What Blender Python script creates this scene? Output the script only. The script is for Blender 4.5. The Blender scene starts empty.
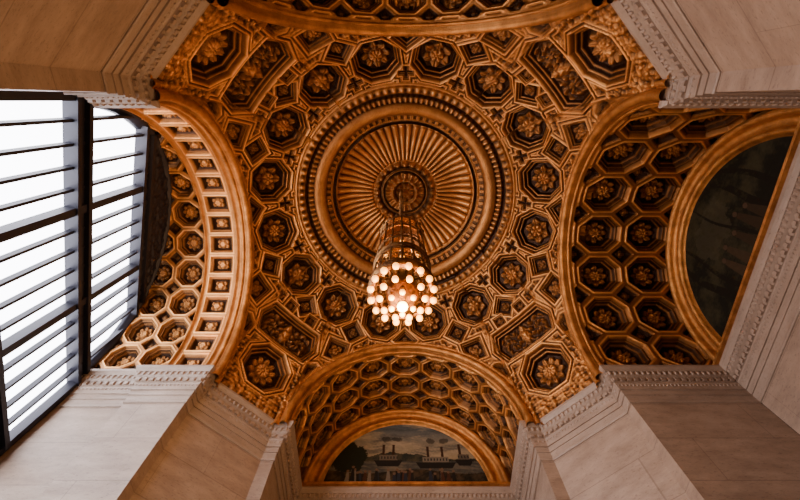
import bpy, bmesh, math, numpy as np
from mathutils import Vector, Matrix
np.random.seed(3)
CX,CY=0.18,3.17
Z0=9.6
A=4.84; RA=3.33; R=math.hypot(A,RA)
AP=5.11; RP=3.30; RC=3.61; RB=3.15
DN,DE,DS=7.6,8.1,7.6
def DWX(x): return 7.25+.30*x      # the street facade stands at an angle to the bay
scene=bpy.context.scene
COL=scene.collection

# ---------------------------------------------------------------- materials
def newmat(name):
    m=bpy.data.materials.new(name); m.use_nodes=True
    nt=m.node_tree; b=nt.nodes['Principled BSDF']
    return m,nt,b
def noise(nt,scale,detail=4,vec=None,rough=.6):
    n=nt.nodes.new('ShaderNodeTexNoise'); n.inputs['Scale'].default_value=scale
    n.inputs['Detail'].default_value=detail; n.inputs['Roughness'].default_value=rough
    if vec is not None: nt.links.new(vec,n.inputs['Vector'])
    return n
def ramp(nt,src,stops):
    r=nt.nodes.new('ShaderNodeValToRGB')
    while len(r.color_ramp.elements)<len(stops): r.color_ramp.elements.new(.5)
    for e,(p,c) in zip(r.color_ramp.elements,stops):
        e.position=p; e.color=(*c,1)
    nt.links.new(src,r.inputs[0]); return r
def bump(nt,b,src,strength,dist=.02):
    n=nt.nodes.new('ShaderNodeBump'); n.inputs['Strength'].default_value=strength
    n.inputs['Distance'].default_value=dist
    nt.links.new(src,n.inputs['Height']); nt.links.new(n.outputs[0],b.inputs['Normal'])

def gold_mat(name,hi,mid,lo,metal=.6,rough=.42,use_rel=True):
    m,nt,b=newmat(name)
    tc=nt.nodes.new('ShaderNodeTexCoord')
    n=noise(nt,3.0,6,tc.outputs['Object'])
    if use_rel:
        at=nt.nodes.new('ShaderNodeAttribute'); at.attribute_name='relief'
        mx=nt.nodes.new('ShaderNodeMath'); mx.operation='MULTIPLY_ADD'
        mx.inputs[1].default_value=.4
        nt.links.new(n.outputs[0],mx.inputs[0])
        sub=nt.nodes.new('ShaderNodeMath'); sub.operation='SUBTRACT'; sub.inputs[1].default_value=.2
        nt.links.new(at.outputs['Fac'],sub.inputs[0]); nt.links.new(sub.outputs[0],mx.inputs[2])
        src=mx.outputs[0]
        stops=[(.08,lo),(.5,mid),(.95,hi)]  # antique patina plus painted shade: base colour darkens in recesses, brightens on ridges
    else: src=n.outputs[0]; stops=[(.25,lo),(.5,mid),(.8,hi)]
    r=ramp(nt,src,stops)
    nt.links.new(r.outputs[0],b.inputs['Base Color'])
    b.inputs['Metallic'].default_value=metal; b.inputs['Roughness'].default_value=rough
    n2=noise(nt,26,5,tc.outputs['Object'])
    bump(nt,b,n2.outputs[0],.6,.035)
    return m
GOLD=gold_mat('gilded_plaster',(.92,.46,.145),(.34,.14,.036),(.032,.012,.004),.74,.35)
GOLDT=gold_mat('gilded_trim',(.82,.39,.11),(.50,.215,.056),(.22,.085,.02),.75,.36,False)
BRONZE=gold_mat('dark_bronze',(.5,.24,.07),(.18,.075,.022),(.04,.018,.008),.8,.35,False)

def stone_mat(name,c1,c2,joint=True):
    m,nt,b=newmat(name)
    tc=nt.nodes.new('ShaderNodeTexCoord')
    mp=nt.nodes.new('ShaderNodeMapping'); mp.inputs['Scale'].default_value=(1,1,3.2)
    nt.links.new(tc.outputs['Object'],mp.inputs['Vector'])
    n=noise(nt,1.3,8,mp.outputs[0],.66)
    r=ramp(nt,n.outputs[0],[(.3,c1),(.7,c2)])
    sep=nt.nodes.new('ShaderNodeSeparateXYZ'); nt.links.new(tc.outputs['Object'],sep.inputs[0])
    n3=noise(nt,12,6,mp.outputs[0],.7)
    pit=ramp(nt,n3.outputs[0],[(.34,(.6,.57,.54)),(.44,(1,1,1))])
    mul=nt.nodes.new('ShaderNodeMixRGB'); mul.blend_type='MULTIPLY'; mul.inputs[0].default_value=.8
    nt.links.new(r.outputs[0],mul.inputs[1]); nt.links.new(pit.outputs[0],mul.inputs[2])
    out=mul.outputs[0]
    if joint:
        ma=nt.nodes.new('ShaderNodeMath'); ma.operation='MULTIPLY_ADD'; ma.inputs[1].default_value=1.7
        nt.links.new(sep.outputs[1],ma.inputs[0]); nt.links.new(sep.outputs[0],ma.inputs[2])
        cb=nt.nodes.new('ShaderNodeCombineXYZ')
        nt.links.new(ma.outputs[0],cb.inputs[0]); nt.links.new(sep.outputs[2],cb.inputs[1])
        br=nt.nodes.new('ShaderNodeTexBrick'); br.inputs['Scale'].default_value=1
        br.inputs['Brick Width'].default_value=3.4; br.inputs['Row Height'].default_value=.95
        br.inputs['Mortar Size'].default_value=.010; br.inputs['Mortar Smooth'].default_value=.3
        br.inputs['Color1'].default_value=(1,1,1,1); br.inputs['Color2'].default_value=(.90,.87,.85,1)
        br.inputs['Mortar'].default_value=(.5,.46,.43,1)
        nt.links.new(cb.outputs[0],br.inputs['Vector'])
        m2=nt.nodes.new('ShaderNodeMixRGB'); m2.blend_type='MULTIPLY'; m2.inputs[0].default_value=.6
        nt.links.new(out,m2.inputs[1]); nt.links.new(br.outputs['Color'],m2.inputs[2]); out=m2.outputs[0]
    nt.links.new(out,b.inputs['Base Color'])
    b.inputs['Roughness'].default_value=.5
    bump(nt,b,n3.outputs[0],.35,.02)
    return m
STONE=stone_mat('travertine',(.235,.165,.122),(.40,.295,.225))
STONET=stone_mat('carved_travertine',(.26,.19,.145),(.38,.29,.23),False)

def simple(name,col,rough=.5,metal=0,emit=None,es=0):
    m,nt,b=newmat(name)
    tc=nt.nodes.new('ShaderNodeTexCoord'); n=noise(nt,5,3,tc.outputs['Object'])
    r=ramp(nt,n.outputs[0],[(.3,tuple(c*.85 for c in col)),(.7,tuple(min(1,c*1.1) for c in col))])
    nt.links.new(r.outputs[0],b.inputs['Base Color'])
    b.inputs['Roughness'].default_value=rough; b.inputs['Metallic'].default_value=metal
    if emit:
        b.inputs['Emission Color'].default_value=(*emit,1); b.inputs['Emission Strength'].default_value=es
    return m
IRON=simple('window_iron',(.012,.012,.022),.5,.3)
GLASS=simple('frosted_glass',(.8,.82,.85),.6,0,(.92,.92,1.0),12.5)
BULB=simple('bulb_glow',(1,.6,.2),.4,0,(1.0,.34,.035),4.5)
CORE=simple('lamp_core_glow',(1,.85,.6),.4,0,(1.0,.60,.16),26)
def paint_mat(name):
    m,nt,b=newmat(name)
    at=nt.nodes.new('ShaderNodeAttribute'); at.attribute_name='paint'
    tc=nt.nodes.new('ShaderNodeTexCoord'); n=noise(nt,9,6,tc.outputs['Object'])
    r=ramp(nt,n.outputs[0],[(.3,(.85,.85,.85)),(.7,(1.1,1.08,1.05))])
    mul=nt.nodes.new('ShaderNodeMixRGB'); mul.blend_type='MULTIPLY'; mul.inputs[0].default_value=1
    nt.links.new(at.outputs['Color'],mul.inputs[1]); nt.links.new(r.outputs[0],mul.inputs[2])
    nt.links.new(mul.outputs[0],b.inputs['Base Color']); b.inputs['Roughness'].default_value=.65
    b.inputs['Specular IOR Level'].default_value=.15
    return m
PAINT=paint_mat('mural_paint')
def floor_mat():
    m,nt,b=newmat('marble_floor')
    tc=nt.nodes.new('ShaderNodeTexCoord')
    ch=nt.nodes.new('ShaderNodeTexChecker'); ch.inputs['Scale'].default_value=1.0
    ch.inputs['Color1'].default_value=(.22,.15,.10,1); ch.inputs['Color2'].default_value=(.10,.07,.05,1)
    nt.links.new(tc.outputs['Object'],ch.inputs['Vector']); nt.links.new(ch.outputs[0],b.inputs['Base Color'])
    b.inputs['Roughness'].default_value=.35
    return m
FLOORM=floor_mat()

# ---------------------------------------------------------------- helpers
def add(name,me,mat,parent=None,smooth=False):
    o=bpy.data.objects.new(name,me); COL.objects.link(o)
    if mat is not None: me.materials.append(mat)
    if parent: o.parent=parent
    if smooth: me.polygons.foreach_set('use_smooth',[True]*len(me.polygons))
    return o
def grid(name,P,mat,rel=None,col=None,smooth=True,parent=None):
    nu,nv=P.shape[:2]
    idx=np.arange(nu*nv).reshape(nu,nv)
    q=np.stack([idx[:-1,:-1],idx[1:,:-1],idx[1:,1:],idx[:-1,1:]],-1)
    q=q.reshape(-1,4)
    me=bpy.data.meshes.new(name)
    me.vertices.add(nu*nv); me.vertices.foreach_set('co',P.reshape(-1).astype(np.float32))
    me.loops.add(q.size); me.loops.foreach_set('vertex_index',q.reshape(-1).astype(np.int32))
    me.polygons.add(len(q)); me.polygons.foreach_set('loop_start',(np.arange(len(q))*4).astype(np.int32))
    me.polygons.foreach_set('use_smooth',np.full(len(q),smooth))
    me.update(calc_edges=True)
    if rel is not None:
        a=me.attributes.new('relief','FLOAT','POINT'); a.data.foreach_set('value',rel.reshape(-1).astype(np.float32))
    if col is not None:
        a=me.attributes.new('paint','FLOAT_COLOR','POINT')
        c4=np.concatenate([col.reshape(-1,3),np.ones((nu*nv,1))],1)
        a.data.foreach_set('color',c4.reshape(-1).astype(np.float32))
    return add(name,me,mat,parent)
ROT={'north':0,'east':-math.pi/2,'south':math.pi,'west':math.pi/2}
def place(P,side):
    a=ROT[side]; c,s=math.cos(a),math.sin(a)
    Q=P.copy(); Q[...,0]=c*P[...,0]-s*P[...,1]+CX; Q[...,1]=s*P[...,0]+c*P[...,1]+CY
    return Q
def pt(x,y,side):
    a=ROT[side]; c,s=math.cos(a),math.sin(a)
    return (c*x-s*y+CX, s*x+c*y+CY)
class MB:
    def __init__(s): s.v=[]; s.f=[]
    def box(s,c,size,ax=(1,0,0)):
        ax=Vector(ax).normalized(); up=Vector((0,0,1)); ay=up.cross(ax)
        if ay.length<1e-4: ay=Vector((0,1,0))
        ay.normalize(); az=ax.cross(ay); c=Vector(c); b=len(s.v)
        for i in (-1,1):
            for j in (-1,1):
                for k in (-1,1):
                    s.v.append(c+ax*(i*size[0]/2)+ay*(j*size[1]/2)+az*(k*size[2]/2))
        for f in ((0,1,3,2),(4,6,7,5),(0,4,5,1),(2,3,7,6),(0,2,6,4),(1,5,7,3)):
            s.f.append([b+i for i in f])
    def lathe(s,prof,n,c=(0,0,0)):
        b=len(s.v); m=len(prof)
        for i in range(n):
            a=2*math.pi*i/n
            for r,z in prof: s.v.append(Vector((c[0]+r*math.cos(a),c[1]+r*math.sin(a),c[2]+z)))
        for i in range(n):
            for j in range(m-1):
                s.f.append([b+i*m+j,b+((i+1)%n)*m+j,b+((i+1)%n)*m+j+1,b+i*m+j+1])
    def tube(s,p,q,r,n=6,r2=None):
        p=Vector(p); q=Vector(q); d=(q-p).normalized(); r2=r if r2 is None else r2
        u=d.orthogonal().normalized(); w=d.cross(u); b=len(s.v)
        for i in range(n):
            a=2*math.pi*i/n; o=u*math.cos(a)+w*math.sin(a)
            s.v.append(p+o*r); s.v.append(q+o*r2)
        for i in range(n):
            j=(i+1)%n; s.f.append([b+2*i,b+2*j,b+2*j+1,b+2*i+1])
        s.f.append([b+2*i for i in range(n)][::-1]); s.f.append([b+2*i+1 for i in range(n)])
    def sphere(s,c,r,n=10,sz=1):
        prof=[(max(1e-4,r*math.sin(math.pi*k/ (n//2+2))),-r*sz*math.cos(math.pi*k/(n//2+2))) for k in range(n//2+3)]
        s.lathe(prof,n,c)
    def torus(s,c,R_,r,n=48,k=8):
        prof=[(R_+r*math.cos(2*math.pi*i/k),r*math.sin(2*math.pi*i/k)) for i in range(k+1)]
        s.lathe(prof,n,c)
    def make(s,name,mat,parent=None,smooth=False):
        me=bpy.data.meshes.new(name); me.from_pydata([tuple(v) for v in s.v],[],s.f); me.update()
        return add(name,me,mat,parent,smooth)
def empty(name,loc=(0,0,0)):
    e=bpy.data.objects.new(name,None); e.location=loc; COL.objects.link(e); return e

# ---------------------------------------------------------------- relief functions
def sstep(x,a,b):
    t=np.clip((x-a)/(b-a),0,1); return t*t*(3-2*t)
def gau(x,c,w): return np.exp(-((x-c)/w)**2)
def coffer(d,k=1.0,depth=.2):
    h=-.35*depth*sstep(-d,0,.03*k)
    h+=-.30*depth*sstep(-d,.10*k,.13*k)
    h+=-.35*depth*sstep(-d,.17*k,.22*k)
    h+=.045*k*gau(d,.045*k,.025*k)+.035*k*gau(d,-.07*k,.02*k)+.02*k*gau(d,-.15*k,.015*k)
    return h
def rosette(x,y,rad,n=8,amp=.14):
    rr=np.hypot(x,y)/rad; a=np.arctan2(y,x)
    tip=1.02-.22*np.abs(np.sin(n*a/2))**1.5
    p1=np.abs(np.cos(n*a/2)); p2=np.abs(np.sin(n*a/2))
    pet=sstep(rr,.22,.40)*(1-sstep(rr,tip-.12,tip))*(.25+.75*p1**.5)*(1-.35*gau(p1,1,.02))*(.7+.3*gau(rr,.8,.2))
    inn=(1-sstep(rr,.38,.50))*(.35+.65*p2**.6)*sstep(rr,.08,.2)
    h=np.maximum(pet*.85,inn*1.1)+gau(rr,0,.13)*1.2
    h-= .2*gau(rr,.5,.03)
    return amp*np.clip(h,0,1.5)*(rr<1.15)
def octd(x,y): return np.maximum(np.maximum(abs(x),abs(y)),(abs(x)+abs(y))/math.sqrt(2))
def acanth(x,y,s=1.0,amp=.1):
    ax_=abs(y)*s; xx=x*s
    r1=np.hypot(xx-.05,ax_-.62); t1=np.arctan2(xx-.05,ax_-.62)
    sp=.5+.5*np.cos(20*r1-2*t1)
    leaf=sp*(r1<.55)*(.6+.4*np.cos(9*t1))
    r2=np.hypot(xx,ax_)
    fig=np.clip(1.1-np.hypot(xx/.42,ax_/.22),0,1)**.5*1.3+.8*gau(np.hypot(xx+.42,ax_),0,.1)
    h=np.maximum(leaf,fig)+.25*np.sin(23*xx+3*np.sin(11*ax_))*np.sin(21*ax_)
    return amp*np.clip(h,0,1.5)
def scroll(x,y,f):
    return np.clip(.5+.6*np.sin(f*x+2.2*np.sin(f*.7*y))*np.cos(f*y+2.2*np.cos(f*.8*x))+.35*np.sin(2.1*f*(x+y))*np.sin(2.3*f*(x-y)),0,1)

# ---------------------------------------------------------------- dome
NAZ,NR=1760,620
az=np.linspace(0,2*math.pi,NAZ+1)
rmax=np.minimum(A/np.maximum(abs(np.cos(az)),abs(np.sin(az))),R*.99999)
psim=np.arcsin(rmax/R)
t=np.linspace(0,1,NR)
PSI=psim[:,None]*t[None,:]; AZ=np.repeat(az[:,None],NR,1)
n=np.stack([np.sin(PSI)*np.cos(AZ),np.sin(PSI)*np.sin(AZ),np.cos(PSI)],-1)
arc=R*PSI
h=np.zeros_like(arc); rel=np.full_like(arc,.5); dmin=np.full_like(arc,9.)
def put(psi_c,az_c,shape,inner,floor_rel=.03,k=1.0,depth=.22,rad=1.2,only=False):
    c=np.array([math.sin(psi_c)*math.cos(az_c),math.sin(psi_c)*math.sin(az_c),math.cos(psi_c)])
    e1=np.array([math.cos(psi_c)*math.cos(az_c),math.cos(psi_c)*math.sin(az_c),-math.sin(psi_c)])
    e2=np.array([-math.sin(az_c),math.cos(az_c),0])
    dot=n@c
    m=dot>math.cos((rad+.25)/R)
    nn=n[m]; dd=dot[m]
    x=(nn@e1)/dd*R; y=(nn@e2)/dd*R
    d=shape(x,y)
    hh=coffer(d,k,depth)
    ins=sstep(-d,.18*k,.24*k)
    rh=inner(x,y)*ins
    cur=h[m]; near=d<.10*k
    cur=np.where(near,hh+rh,cur); h[m]=cur
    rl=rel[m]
    new=.5+.5*gau(d,.045*k,.03*k)-.5*sstep(-d,0,.04*k)+.65*gau(d,-.07*k,.025*k)+.55*gau(d,-.15*k,.02*k)  # shade put into the colour: coffer steps and floors dark, beads bright
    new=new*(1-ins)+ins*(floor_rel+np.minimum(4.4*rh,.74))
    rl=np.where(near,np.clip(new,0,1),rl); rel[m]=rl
    dmin[m]=np.minimum(dmin[m],d)
PO=4.80/R
for i in range(16):
    a=math.radians(11.25+22.5*i)
    put(PO,a,lambda x,y:octd(x,y)-.67,lambda x,y:rosette(x,y,.43,8 if i%2 else 6,.15),rad=1.0,depth=.32)
for i in range(16):
    a=math.radians(22.5*i)
    put((4.80+.67)/R,a,lambda x,y:(abs(x)+abs(y))/1.414-.31,lambda x,y:rosette(x,y,.18,4,.09),k=.6,depth=.2,rad=.6)
    # small cross-shaped coffers next to the medallion
    put((4.80-.52)/R,a,lambda x,y:np.maximum(np.minimum(abs(x),abs(y))-.09,np.maximum(abs(x),abs(y))-.24),lambda x,y:0*x,k=.35,depth=.12,rad=.5)
for i in range(4):
    a=math.radians(45+90*i)
    put(6.62/R,a,lambda x,y:np.maximum(abs(x)-.56,(abs(y)*.92+abs(x)*.38)-1.05),
        lambda x,y:acanth(x,y,1.35,.11)*(abs(y)<.80)*(abs(x)<.42),floor_rel=.08,rad=1.6,depth=.22)
    put(8.02/R,a,lambda x,y:octd(x,y)-.70,lambda x,y:rosette(x,y,.46,10,.15),rad=1.1,depth=.3)
    for s in (-1,1):
        put(6.28/R,a+s*math.radians(18.6),lambda x,y:np.maximum(abs(x),abs(y))-.36,
            lambda x,y:rosette(x,y,.26,5,.10),floor_rel=.05,k=.6,depth=.2,rad=.8)
        put(7.32/R,a+s*math.radians(13.6),lambda x,y:np.maximum(abs(x)*.9+abs(y)*.5,abs(y))-.30,
            lambda x,y:rosette(x,y,.19,6,.09),floor_rel=.05,k=.55,depth=.17,rad=.6)
        put(5.80/R,a+s*math.radians(4.9),lambda x,y:np.maximum(abs(x),abs(y))-.18,
            lambda x,y:rosette(x,y,.12,4,.07),floor_rel=.05,k=.4,depth=.14,rad=.5)
AF=abs(((AZ+math.pi/8)%(math.pi/4))-math.pi/8)
web=dmin>.06
sx=AF*5.0; sy=arc
sc=scroll(sx,sy,13.)
fld=sstep(dmin,.15,.19)
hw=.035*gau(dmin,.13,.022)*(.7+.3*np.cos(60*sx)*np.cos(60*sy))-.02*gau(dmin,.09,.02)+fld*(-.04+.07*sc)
rw=.46+.44*gau(dmin,.13,.022)-.40*gau(dmin,.09,.018)+fld*(-.34+.6*sc)  # web grooves toned dark and beads bright, painted shade as in the coffers
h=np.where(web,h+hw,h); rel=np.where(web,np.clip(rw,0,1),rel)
# medallion
L=arc
def band(a,b,e=.02): return sstep(L,a-e,a+e)*(1-sstep(L,b-e,b+e))
mh=np.zeros_like(L)
leaf=.5+.5*np.cos(AZ*90)
mh+=band(3.62,3.86)*(.07+.06*leaf*gau(L,3.74,.08))
mh+=.05*gau(L,3.92,.03)
mh+=-.08*band(3.5,3.62)
mh+=band(3.32,3.5)*(.03+.06*(.5+.5*np.cos(AZ*120)))
mh+=band(2.86,3.32)*(.02+.18*np.sqrt(np.clip(1-((L-3.09)/.23)**2,0,1)))
mh+=band(2.66,2.86)*(-.05+.07*(np.cos(AZ*80)>0))
mh+=band(2.5,2.66)*(-.16+.06*gau(L,2.6,.04))
inn=(1-sstep(L,2.44,2.5))
fl=np.abs(np.sin(AZ*30))
mh+=inn*(-.36-.10*sstep(-L,-2.4,-1.9)+.14*sstep(-L,-1.9,-1.1))
mh+=band(1.14,2.36,.05)*(.15*fl**.6)+.12*gau(L,2.42,.04)*inn
mh+=.22*gau(L,.98,.09)*(.75+.25*np.cos(AZ*24))
mh+=.09*gau(L,.78,.04)
mh+=band(.42,.7,.03)*(.08+.12*(.5+.5*np.cos(AZ*16)))
mh+=.16*gau(L,.42,.05)+.22*gau(L,.25,.08)*(.6+.4*np.cos(8*AZ))+.28*gau(L,0,.1)
mr=.5+.4*gau(L,3.74,.1)*(leaf-.5)*2-.5*gau(L,3.56,.06)-.45*gau(L,2.50,.06)-.35*band(2.66,2.86)*(np.cos(AZ*80)<=0)  # medallion grooves and rim steps get their shade painted into the gold
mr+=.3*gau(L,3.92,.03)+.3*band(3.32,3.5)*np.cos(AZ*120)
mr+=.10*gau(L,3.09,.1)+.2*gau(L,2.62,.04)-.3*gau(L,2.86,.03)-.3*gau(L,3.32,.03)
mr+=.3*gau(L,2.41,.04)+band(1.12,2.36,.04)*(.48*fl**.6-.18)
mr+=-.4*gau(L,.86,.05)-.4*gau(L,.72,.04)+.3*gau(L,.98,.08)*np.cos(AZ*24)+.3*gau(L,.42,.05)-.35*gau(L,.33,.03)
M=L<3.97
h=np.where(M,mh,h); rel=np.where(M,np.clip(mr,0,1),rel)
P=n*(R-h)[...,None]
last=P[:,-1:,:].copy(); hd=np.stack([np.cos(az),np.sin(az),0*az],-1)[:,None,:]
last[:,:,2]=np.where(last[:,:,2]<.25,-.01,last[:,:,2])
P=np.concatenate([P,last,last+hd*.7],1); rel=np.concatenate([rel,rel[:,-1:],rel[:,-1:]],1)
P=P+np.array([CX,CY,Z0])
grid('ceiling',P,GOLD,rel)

# ---------------------------------------------------------------- barrel vaults
def sweep_arch(name,prof,side,mat,nseg=128,rel=None,parent=None,phi=(0,math.pi),yf=None):
    prof=np.array(prof,float)
    ph=np.linspace(phi[0],phi[1],nseg)
    P=np.zeros((nseg,len(prof),3))
    P[...,0]=np.cos(ph)[:,None]*prof[None,:,0]
    P[...,1]=prof[None,:,1] if yf is None else prof[None,:,1]+yf(P[...,0])
    P[...,2]=Z0+np.sin(ph)[:,None]*prof[None,:,0]
    return grid(name,place(P,side),mat,rel,parent=parent,smooth=True)
def roll(c,y,r,a0,a1,n=7):
    return [(c+r*math.cos(math.radians(a0+(a1-a0)*i/(n-1))),y+r*math.sin(math.radians(a0+(a1-a0)*i/(n-1)))) for i in range(n)]
def barrel(side,D,na,nrow,band_w=0.0,pvfix=None,Df=None):
    depth=D-A
    NU=int(math.pi*RB/.02); NV=int(depth/.02)
    ph=np.linspace(0,math.pi,NU); s=np.linspace(0,depth,NV)
    PH,S=np.meshgrid(ph,s,indexing='ij'); U=PH*RB
    off=.3+band_w
    pu=math.pi*RB/na; pv=pvfix or (depth-off-.05)/nrow
    u=(U%pu)-pu/2; v=((S-off)%pv)-pv/2
    k=min(pu,pv)
    ku=u/pu*k; kv=v/pv*k
    d1=octd(ku,kv)-.415*k
    uu=((U+pu/2)%pu-pu/2)/pu*k; vv=((S-off+pv/2)%pv-pv/2)/pv*k
    d2=(abs(uu)+abs(vv))/1.414-.165*k
    h=coffer(d1,.62*k,.30*k)
    ins=sstep(-d1,.13*k,.16*k); rh=rosette(ku,kv,.27*k,8,.12*k)*ins
    h=h+rh
    h2=coffer(d2,.3*k,.15*k)+rosette(uu,vv,.10*k,4,.06*k)*sstep(-d2,.05*k,.08*k)
    h=np.where(d2<.02*k,h2,h)
    rel=.46+.48*gau(d1,.03*k,.02*k)-.5*sstep(-d1,0,.03*k)+.5*gau(d1,-.045*k,.015*k)+.5*gau(d1,-.095*k,.015*k)  # barrel coffers carry the same painted shade: dark floors, bright edges
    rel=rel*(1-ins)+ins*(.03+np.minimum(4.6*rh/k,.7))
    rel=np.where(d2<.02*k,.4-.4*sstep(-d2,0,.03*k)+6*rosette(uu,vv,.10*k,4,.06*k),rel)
    if band_w>0:
        nb=16; pb=math.pi*RB/nb
        bu=(U%pb)-pb/2; bv=S-(.28+band_w/2)
        db=np.maximum(abs(bu)-pb*.39,abs(bv)-band_w*.34)
        hB=coffer(db,.5,.16); iB=sstep(-db,.1,.13); rB=rosette(bu,bv,.2,6,.1)*iB
        inb=(S<off)
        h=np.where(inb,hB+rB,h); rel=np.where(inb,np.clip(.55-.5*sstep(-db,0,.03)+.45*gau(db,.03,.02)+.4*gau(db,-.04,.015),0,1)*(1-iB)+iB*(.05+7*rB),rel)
        h+=.07*gau(S,off,.04)+.05*gau(S,.28,.04)
    else:
        h+=.05*gau(S,.26,.05)
        e=S<.22
        h=np.where(e,.02,h); rel=np.where(e,.6,rel)
    rel=np.clip(rel,0,1)
    Y=A+S
    if Df is not None: Y=np.minimum(Y,Df(RB*np.cos(PH)))
    P=np.stack([(RB-h)*np.cos(PH),Y,Z0+(RB-h)*np.sin(PH)],-1)
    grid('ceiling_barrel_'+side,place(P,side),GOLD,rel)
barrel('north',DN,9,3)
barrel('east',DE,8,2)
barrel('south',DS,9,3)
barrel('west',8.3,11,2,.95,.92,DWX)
for side in ROT:
    prof=[(3.95,A+.3),(3.66,A-.0),(3.60,A-.05)]+roll(3.48,A-.03,.07,0,-180)+[(3.38,A-.02)]+roll(3.27,A-.03,.11,-10,-170,9)+[(3.165,A-.02),(3.165,A+.04)]+roll(3.135,A+.10,.045,-90,-270)+[(3.15,A+.2)]
    sweep_arch('trim_arch_'+side,prof,side,GOLDT,phi=(-.05,math.pi+.05))

# ---------------------------------------------------------------- piers, walls, cornice
def bay(side,D):
    if side=='west':
        r2=RP+.12
        return [(RC,AP),(RP,AP),(RP,6.5),(r2,6.5),(r2,DWX(r2)),(-r2,DWX(-r2)),(-r2,5.8),(-RP,5.8),(-RP,AP),(-RC,AP)]
    return [(RC,AP),(RP,AP),(RP,D),(-RP,D),(-RP,AP),(-RC,AP)]
def prism(name,pts,z0,z1,mat,parent=None):
    me=bpy.data.meshes.new(name); bm=bmesh.new()
    vs=[bm.verts.new((x,y,z0)) for x,y in pts]; f=bm.faces.new(vs)
    r=bmesh.ops.extrude_face_region(bm,geom=[f])
    bmesh.ops.translate(bm,verts=[g for g in r['geom'] if isinstance(g,bmesh.types.BMVert)],vec=(0,0,z1-z0))
    bmesh.ops.recalc_face_normals(bm,faces=bm.faces); bm.to_mesh(me); bm.free()
    return add(name,me,mat,parent)
B={s:[pt(x,y,s) for x,y in bay(s,d)] for s,d in (('north',DN),('east',DE),('south',DS),('west',0))}
def pierpts(e,nn):
    E=B[e]; N=B[nn]; he=len(E)//2; hn=len(N)//2
    a=E[he:]; b=N[:hn]
    p,q=a[0],b[-1]
    if e in('east','west'): c=(p[0],q[1])
    else: c=(q[0],p[1])
    return a+b+[c]
for i,(e,nn) in enumerate((('east','north'),('north','west'),('west','south'),('south','east'))):
    prism('pier' if i==0 else 'pier.%03d'%i,pierpts(e,nn),0,Z0-.02,STONE)
def wallbox(side,D,z0,z1,name,mat=STONE):
    w=RP-.01
    pts=[pt(-w,D,side),pt(w,D,side),pt(w,D+.3,side),pt(-w,D+.3,side)]
    return prism(name,pts,z0,z1,mat)
wallbox('north',DN,0,Z0+3.4,'wall_north'); wallbox('east',DE,0,Z0+3.4,'wall_east'); wallbox('south',DS,0,Z0+3.4,'wall_south')
prism('wall_west',[pt(x,DWX(x)+o,'west') for x,o in((-3.38,0),(3.38,0),(3.38,.3),(-3.38,.3))],0,2.6,STONE)
prism('floor',[pt(x,y,'north') for x,y in((-9,-9),(9,-9),(9,9),(-9,9))],-.2,0,FLOORM)

W=B['west']
path=W[5:]+B['south']+B['east']+B['north']+W[:5]
def miter_path(path,off):
    out=[]
    N=len(path)
    for i,p in enumerate(path):
        ns=[]
        if i>0:
            d=Vector(p)-Vector(path[i-1]); d.normalize(); ns.append(Vector((-d.y,d.x)))
        if i<N-1:
            d=Vector(path[i+1])-Vector(p); d.normalize(); ns.append(Vector((-d.y,d.x)))
        if len(ns)==2: m=(ns[0]+ns[1])/(1+ns[0].dot(ns[1]))
        else: m=ns[0]
        out.append(Vector(p)+m*off)
    return out
KO=.80
prof=[(0.0,-1.02),(.03,-1.02),(.05,-.99),(.03,-.96),(.03,-.80),(.06,-.80),(.06,-.66),(.10,-.66),(.10,-.50),(.13,-.47),(.13,-.43),
      (.15,-.43),(.15,-.33),(.20,-.30),(.24,-.27),(.24,-.17),(.27,-.17),(.30,-.12),(.34,-.07),(.34,0.0),(-.1,0.0)]
prof=[(o*KO,z) for o,z in prof]
rows=[miter_path(path,o) for o,z in prof]
np_=len(prof)
cb=MB()
for i in range(len(path)):
    for j,(o,z) in enumerate(prof): cb.v.append(Vector((rows[j][i].x,rows[j][i].y,Z0+z)))
for i in range(len(path)-1):
    for j in range(np_-1):
        a=i*np_+j; cb.f.append([a,a+np_,a+np_+1,a+1])
def along(off,z,step,size,kind='box'):
    pp=miter_path(path,off*KO)
    for i in range(len(pp)-1):
        a,b=pp[i],pp[i+1]; l=(b-a).length
        if l<.2: continue
        nn=max(1,int(l/step)); d=(b-a)/l
        for k in range(nn):
            c=a+d*((k+.5)*l/nn)
            if kind=='box': cb.box((c.x,c.y,Z0+z),size,(d.x,d.y,0))
            else: cb.sphere((c.x,c.y,Z0+z),size,6,1.4)
along(.17,-.38,.16,(.09,.06,.09))
along(.24,-.22,.13,.045,'s')
along(.10,-.52,.09,.022,'s')
cb.make('trim_cornice',STONET)

# ---------------------------------------------------------------- lunettes
RL=2.52
def lunette(side,D,fn,name):
    nu,nv=340,170
    th=np.linspace(0,math.pi,nu); rr=np.linspace(0,RL+.03,nv)
    TH,RR=np.meshgrid(th,rr,indexing='ij')
    X=RR*np.cos(TH); Zl=RR*np.sin(TH)
    col=fn(X/RL,Zl/RL)
    P=np.stack([X,np.full_like(X,D-.06),Z0+.12+Zl*.98],-1)
    grid(name,place(P,side),PAINT,None,col)
def mixc(a,b,t): return a*(1-t[...,None])+b*t[...,None]
def vn(x,y,seed):
    rs=np.random.RandomState(seed); out=np.zeros_like(x)
    for k in range(7):
        f=2**(k*.7)*2.2; a=rs.rand()*6.28; p=rs.rand(2)*6.28
        out+=np.sin(f*(x*math.cos(a)+y*math.sin(a))*2+p[0]+1.5*np.sin(f*(y*math.cos(a)-x*math.sin(a))+p[1]))/(1+k*.6)
    return out/3
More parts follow.
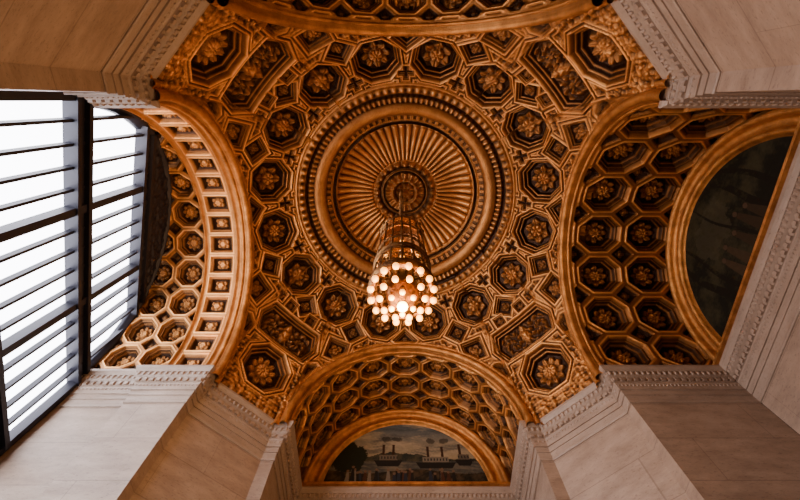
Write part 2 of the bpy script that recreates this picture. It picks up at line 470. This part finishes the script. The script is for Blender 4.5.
def harbour(x,y):
    sky=mixc(np.array([.46,.36,.22]),np.array([.14,.17,.19]),np.clip((y-.42)*2.2,0,1))
    cl=np.clip(vn(x*1.2,y*3,5)*1.6+.15,0,1); c=mixc(sky,np.array([.54,.44,.30]),cl*.8)
    dk=np.clip(vn(x*1.6+2,y*4,15)*1.7-.1,0,1); c=mixc(c,np.array([.09,.095,.095]),dk*.7)
    hill=.44+.05*np.sin(4*x+2)+.03*vn(x*3,y*0,7)
    c=np.where((y<hill)[...,None],mixc(np.array([.03,.035,.03]),np.array([.10,.085,.05]),np.clip(vn(x*5,y*6,9)+.4,0,1)),c)
    river=(y<.36)&(y>.18)
    c=np.where(river[...,None],mixc(np.array([.08,.08,.07]),np.array([.24,.20,.14]),np.clip(vn(x*2,y*14,19)+.4,0,1)),c)
    tr=(np.hypot(x+.72,(y-.42)*1.0)<.22+.05*vn(x*7,y*7,3)); c=np.where(tr[...,None],np.array([.02,.024,.014]),c)
    def ship(bx,by,w,colh,nf):
        nonlocal c
        hull=(y>by)&(y<by+.09)&(abs(x-bx)<w/2+(y-by)*.6-.03); c=np.where(hull[...,None],np.array([.02,.018,.016]),c)
        dk_=(y>=by+.09)&(y<by+.17)&(abs(x-bx)<w*.36); c=np.where(dk_[...,None],colh,c)
        wn=dk_&(np.sin(x*160)>.3)&(abs(y-by-.13)<.018); c=np.where(wn[...,None],np.array([.03,.03,.03]),c)
        for q in range(nf):
            fx=bx-w*.2+w*.4*q/max(1,nf-1)
            f=(abs(x-fx)<.016)&(y>=by+.17)&(y<by+.33); c=np.where(f[...,None],np.array([.05,.02,.012]),c)
            s_=np.hypot((x-fx-.04)*1.4,(y-by-.42)*2)<.085+.04*vn(x*9,y*9,q); c=np.where(s_[...,None],c*.4,c)
    ship(.38,.26,.46,np.array([.24,.20,.15]),2); ship(-.22,.29,.32,np.array([.19,.15,.11]),2); ship(.74,.30,.2,np.array([.15,.12,.09]),1)
    g=y<.22+.03*np.sin(5*x+1); c=np.where(g[...,None],mixc(np.array([.10,.065,.035]),np.array([.02,.018,.012]),np.clip(vn(x*6,y*9,4)+.6,0,1)),c)
    rs=np.random.RandomState(2)
    for i in range(30):
        px=-.75+1.5*rs.rand(); hh=.17+.05*rs.rand(); base=.02+.07*rs.rand()
        body=(abs(x-px)<.020*(1.5-(y-base)/hh))&(y>base)&(y<base+hh*.8)
        head=np.hypot(x-px,y-base-hh*.88)<.018
        cc=np.array([[.012,.012,.012],[.09,.035,.02],[.24,.20,.15],[.03,.035,.05],[.02,.018,.015]][i%5])
        c=np.where(body[...,None],cc,c); c=np.where(head[...,None],np.array([.20,.12,.075]),c)
    return c*.55
def forest(x,y):
    c=mixc(np.array([.014,.013,.008]),np.array([.055,.048,.024]),np.clip(vn(x*2.2,y*2.5,11)*1.3+.3,0,1))
    sk=(np.hypot(x*.8,(y-.62)*1.3)<.26+.1*vn(x*4,y*4,2)); c=np.where(sk[...,None],mixc(c,np.array([.085,.072,.04]),np.full_like(x,.6)),c)
    for tx,w_ in ((-.55,.05),(-.38,.03),(.42,.045),(.6,.035),(.1,.02)):
        tr=abs(x-tx-.03*np.sin(6*y+tx*9))<w_*(1-.5*y); c=np.where(tr[...,None],np.array([.014,.011,.007]),c)
    lf=np.clip(vn(x*8,y*9,21)*2-.3,0,1)*(y>.35); c=mixc(c,np.array([.045,.042,.018]),lf*.7)
    for px,hh in ((-.25,.34),(-.12,.38),(.05,.33),(.22,.40),(.33,.31)):
        b_=(abs(x-px)<.04*(1.5-(y-.06)/hh))&(y>.06)&(y<.06+hh*.82); c=np.where(b_[...,None],np.array([.07,.045,.024])*(1 if px<0 else .7),c)
        hd_=np.hypot(x-px,y-.06-hh*.9)<.026; c=np.where(hd_[...,None],np.array([.10,.06,.035]),c)
    return c*.6
lunette('north',DN,harbour,'mural_painting'); lunette('east',DE,forest,'mural_painting.001'); lunette('south',DS,forest,'mural_painting.002')
for side,D in (('north',DN),('east',DE),('south',DS)):
    prof=[(3.16,D-.0),(3.16,D-.16)]+roll(3.02,D-.17,.10,20,-180,8)+[(2.90,D-.13),(2.86,D-.10),(2.72,D-.10)]+roll(2.63,D-.12,.08,0,-180)+[(2.54,D-.10),(RL-.02,D-.05)]
    sweep_arch('trim_lunette_'+side,prof,side,GOLDT)
    m=MB()
    ax=Vector(pt(1,0,side))-Vector(pt(0,0,side))
    c=pt(0,D-.14,side); m.box((c[0],c[1],Z0+.09),(6.1,.26,.14),(ax.x,ax.y,0))
    c=pt(0,D-.2,side); m.box((c[0],c[1],Z0+.03),(6.2,.36,.06),(ax.x,ax.y,0))
    m.make('trim_sill_'+side,GOLDT)

# ---------------------------------------------------------------- west window (in the angled facade)
win=empty('window_1')
ZB=2.62; RW=3.14; ZT=11.5
m=MB()
fa=Vector(pt(1,DWX(1),'west'))-Vector(pt(0,DWX(0),'west')); fa.normalize()
def wbox(y,z,sy,sz,d,dep=-.1):
    c=pt(y,DWX(y)+dep,'west')
    m.box((c[0],c[1],z),(sy,d,sz),(fa.x,fa.y,0))
STR=math.hypot(1,.3)
WH=3.27
def topz(y): return min(ZT,Z0+math.sqrt(max(0,RW*RW-y*y)))
nb=15
for i in range(nb+1):
    y=-WH+2*WH*i/nb
    top=topz(y); thick=(i%5==0)
    if top>ZB: wbox(y,(ZB+top)/2,.17 if thick else .06,top-ZB,.20 if thick else .11)
def wz(z): return WH if z<=Z0 else math.sqrt(RW**2-(z-Z0)**2)
for zc in (11.5,9.35,7.2,5.05,2.9):
    for z in (zc-.15,zc+.15): wbox(0,z,2*wz(z)*STR,.10,.28)
    wbox(0,zc,2*wz(zc)*STR,.24,.08)
m.make('mullions',IRON,win)
wt=wz(ZT); yy=np.linspace(-1,1,161)*wt; tt=np.linspace(0,1,50)
YY,TT=np.meshgrid(yy,tt,indexing='ij')
ZZ=ZT+TT*(Z0+np.sqrt(RW**2-YY**2)-ZT)
orn=.06*scroll(YY,ZZ,9.)
P=np.stack([YY,DWX(YY)-.12-orn,ZZ],-1)
grid('tympanum_panel',place(P,'west'),IRON,parent=win)
sweep_arch('arched_frame',[(3.17,-.22),(3.10,-.22),(3.10,-.10),(3.04,-.08),(3.04,.05)],'west',IRON,parent=win,yf=DWX)
ang=np.linspace(0,math.pi,50)
def gp(y): return pt(y,DWX(y)+.05,'west')
vs=[(*gp(RW*math.cos(a)),Z0+RW*math.sin(a)) for a in ang]+[(*gp(-WH),Z0),(*gp(-WH),ZB),(*gp(WH),ZB),(*gp(WH),Z0)]
me=bpy.data.meshes.new('panes'); me.from_pydata(vs,[],[list(range(len(vs)))]); me.update(); add('panes',me,GLASS,win)

# ---------------------------------------------------------------- chandelier
HX,HY=CX-.14,CY
ch=empty('chandelier')
zb,zt=7.52,10.75
m=MB()
def T(z,R_,r): m.torus((HX,HY,z),R_,r,48,8)
m.lathe([(.001,0),(.22,0),(.26,-.06),(.12,-.16),(.05,-.3),(.03,-.34),(.001,-.34)],24,(HX,HY,Z0+R+.42))
z=Z0+R+.1
while z>zt+.75:
    m.torus((HX,HY,z),.055,.014,8,5); m.tube((HX,HY,z),(HX,HY,z-.14),.018,5); z-=.14
m.lathe([(.001,.8),(.05,.75),(.09,.6),(.05,.5),(.13,.35),(.24,.22),(.38,.10),(.50,.0),(.48,-.08),(.42,-.02),(.3,.10),(.001,.25)],32,(HX,HY,zt))
for z,Rr,r in ((zt-.05,.50,.045),(zt-.2,.49,.02),(zt-.62,.50,.03),(zb+1.75,.52,.03),(zb+1.2,.54,.05),(zb+1.05,.54,.025)): T(z,Rr,r)
NB=16
for i in range(NB):
    a=2*math.pi*i/NB; ca,sa=math.cos(a),math.sin(a)
    m.tube((HX+.5*ca,HY+.5*sa,zt),(HX+.53*ca,HY+.53*sa,zb+1.1),.026,6)
    a2=a+math.pi/NB
    m.sphere((HX+.53*math.cos(a2),HY+.53*math.sin(a2),zt+.04),.05,8,1.8)
    m.tube((HX+.53*ca,HY+.53*sa,zb+1.1),(HX+.56*ca,HY+.56*sa,zb+.35),.028,6)
    for (zz,rr_) in ((zt-.62,.505),(zb+1.75,.52),(zb+.45,.56)):
        for k in range(5):
            t0=k/5*math.pi; t1=(k+1)/5*math.pi
            def q(t):
                aa=a+math.pi/NB-(math.pi/NB)*math.cos(t); return (HX+rr_*math.cos(aa),HY+rr_*math.sin(aa),zz+.28*math.sin(t))
            m.tube(q(t0),q(t1),.014,4)
m.lathe([(.48,.42),(.56,.40),(.61,.34),(.62,.24),(.57,.17),(.50,.14),(.48,.2)],48,(HX,HY,zb))
m.lathe([(.02,2.2),(.08,2.0),(.09,1.2),(.20,1.1),(.28,.5),(.30,.1),(.26,-.02),(.20,-.1)],32,(HX,HY,zb))
m.lathe([(.20,-.1),(.22,-.14),(.18,-.2),(.12,-.24),(.10,-.28),(.001,-.30)],24,(HX,HY,zb))
for i in range(NB):
    a=2*math.pi*(i+.5)/NB; ca,sa=math.cos(a),math.sin(a)
    m.tube((HX+.1*ca,HY+.1*sa,zb+.5),(HX+.52*ca,HY+.52*sa,zb+.25),.018,5)
bulbs=MB(); sock=m
def bulb(r,z,a,rad=.06):
    x,y=HX+r*math.cos(a),HY+r*math.sin(a)
    sock.tube((x,y,z+.2),(x,y,z+.05),.042,8); bulbs.sphere((x,y,z),rad,12,1.15)
for i in range(16): bulb(.56,zb+.08,2*math.pi*(i+.5)/16,.062)
for i in range(10): bulb(.39,zb-.06,2*math.pi*i/10)
for i in range(6): bulb(.21,zb-.22,2*math.pi*(i+.5)/6,.05)
for i in range(8): bulb(.38,zb+.9,2*math.pi*i/8,.045)
for i in range(8): bulb(.34,zb+1.9,2*math.pi*i/8,.04)
m.make('frame',BRONZE,ch,True)
bulbs.make('bulbs',BULB,ch,True)
m=MB(); m.sphere((HX,HY,zb-.33),.09,16,.8); m.make('bottom_lamp',CORE,ch,True)

# ---------------------------------------------------------------- lights
def light(name,typ,loc,e,col,size=.3,rot=None,**k):
    l=bpy.data.lights.new(name,typ); l.energy=e; l.color=col
    if typ=='POINT': l.shadow_soft_size=size
    if typ=='SPOT': l.shadow_soft_size=size; l.spot_size=k.get('ang',2.4); l.spot_blend=.8
    o=bpy.data.objects.new(name,l); o.location=loc; COL.objects.link(o)
    if rot is not None: o.rotation_euler=Vector(rot).to_track_quat('-Z','Y').to_euler()
    return o
WARM=(1.0,.55,.24)
light('chandelier_light','POINT',(HX,HY,zb-.75),540,WARM,.13)
light('chandelier_light_upper','POINT',(HX,HY,zt+1.0),170,(1,.50,.18),.08)
light('chandelier_light_inner','POINT',(HX,HY,zb+2.5),45,(1,.40,.10),.08)
for s,e in (('north',105),('east',28),('south',60),('west',360)):
    for sx in (-1,1):
        p=pt(sx*3.02,5.5,s); q=pt(-sx*.2,5.1,s)
        light('cove_lamp_'+s,'SPOT',(p[0],p[1],Z0+.12),e,WARM,.1,(q[0]-p[0],q[1]-p[1],2.2))
w=bpy.data.worlds.new('world'); scene.world=w; w.use_nodes=True
w.node_tree.nodes['Background'].inputs[0].default_value=(.5,.35,.25,1); w.node_tree.nodes['Background'].inputs[1].default_value=.01

# ---------------------------------------------------------------- camera
cam=bpy.data.cameras.new('camera'); co=bpy.data.objects.new('camera',cam); COL.objects.link(co)
co.location=(0,0,1.6); co.rotation_euler=(math.radians(90+68.8),0,0)
cam.lens=386/800*36; cam.sensor_width=36; cam.clip_start=.05; cam.clip_end=200
scene.camera=co
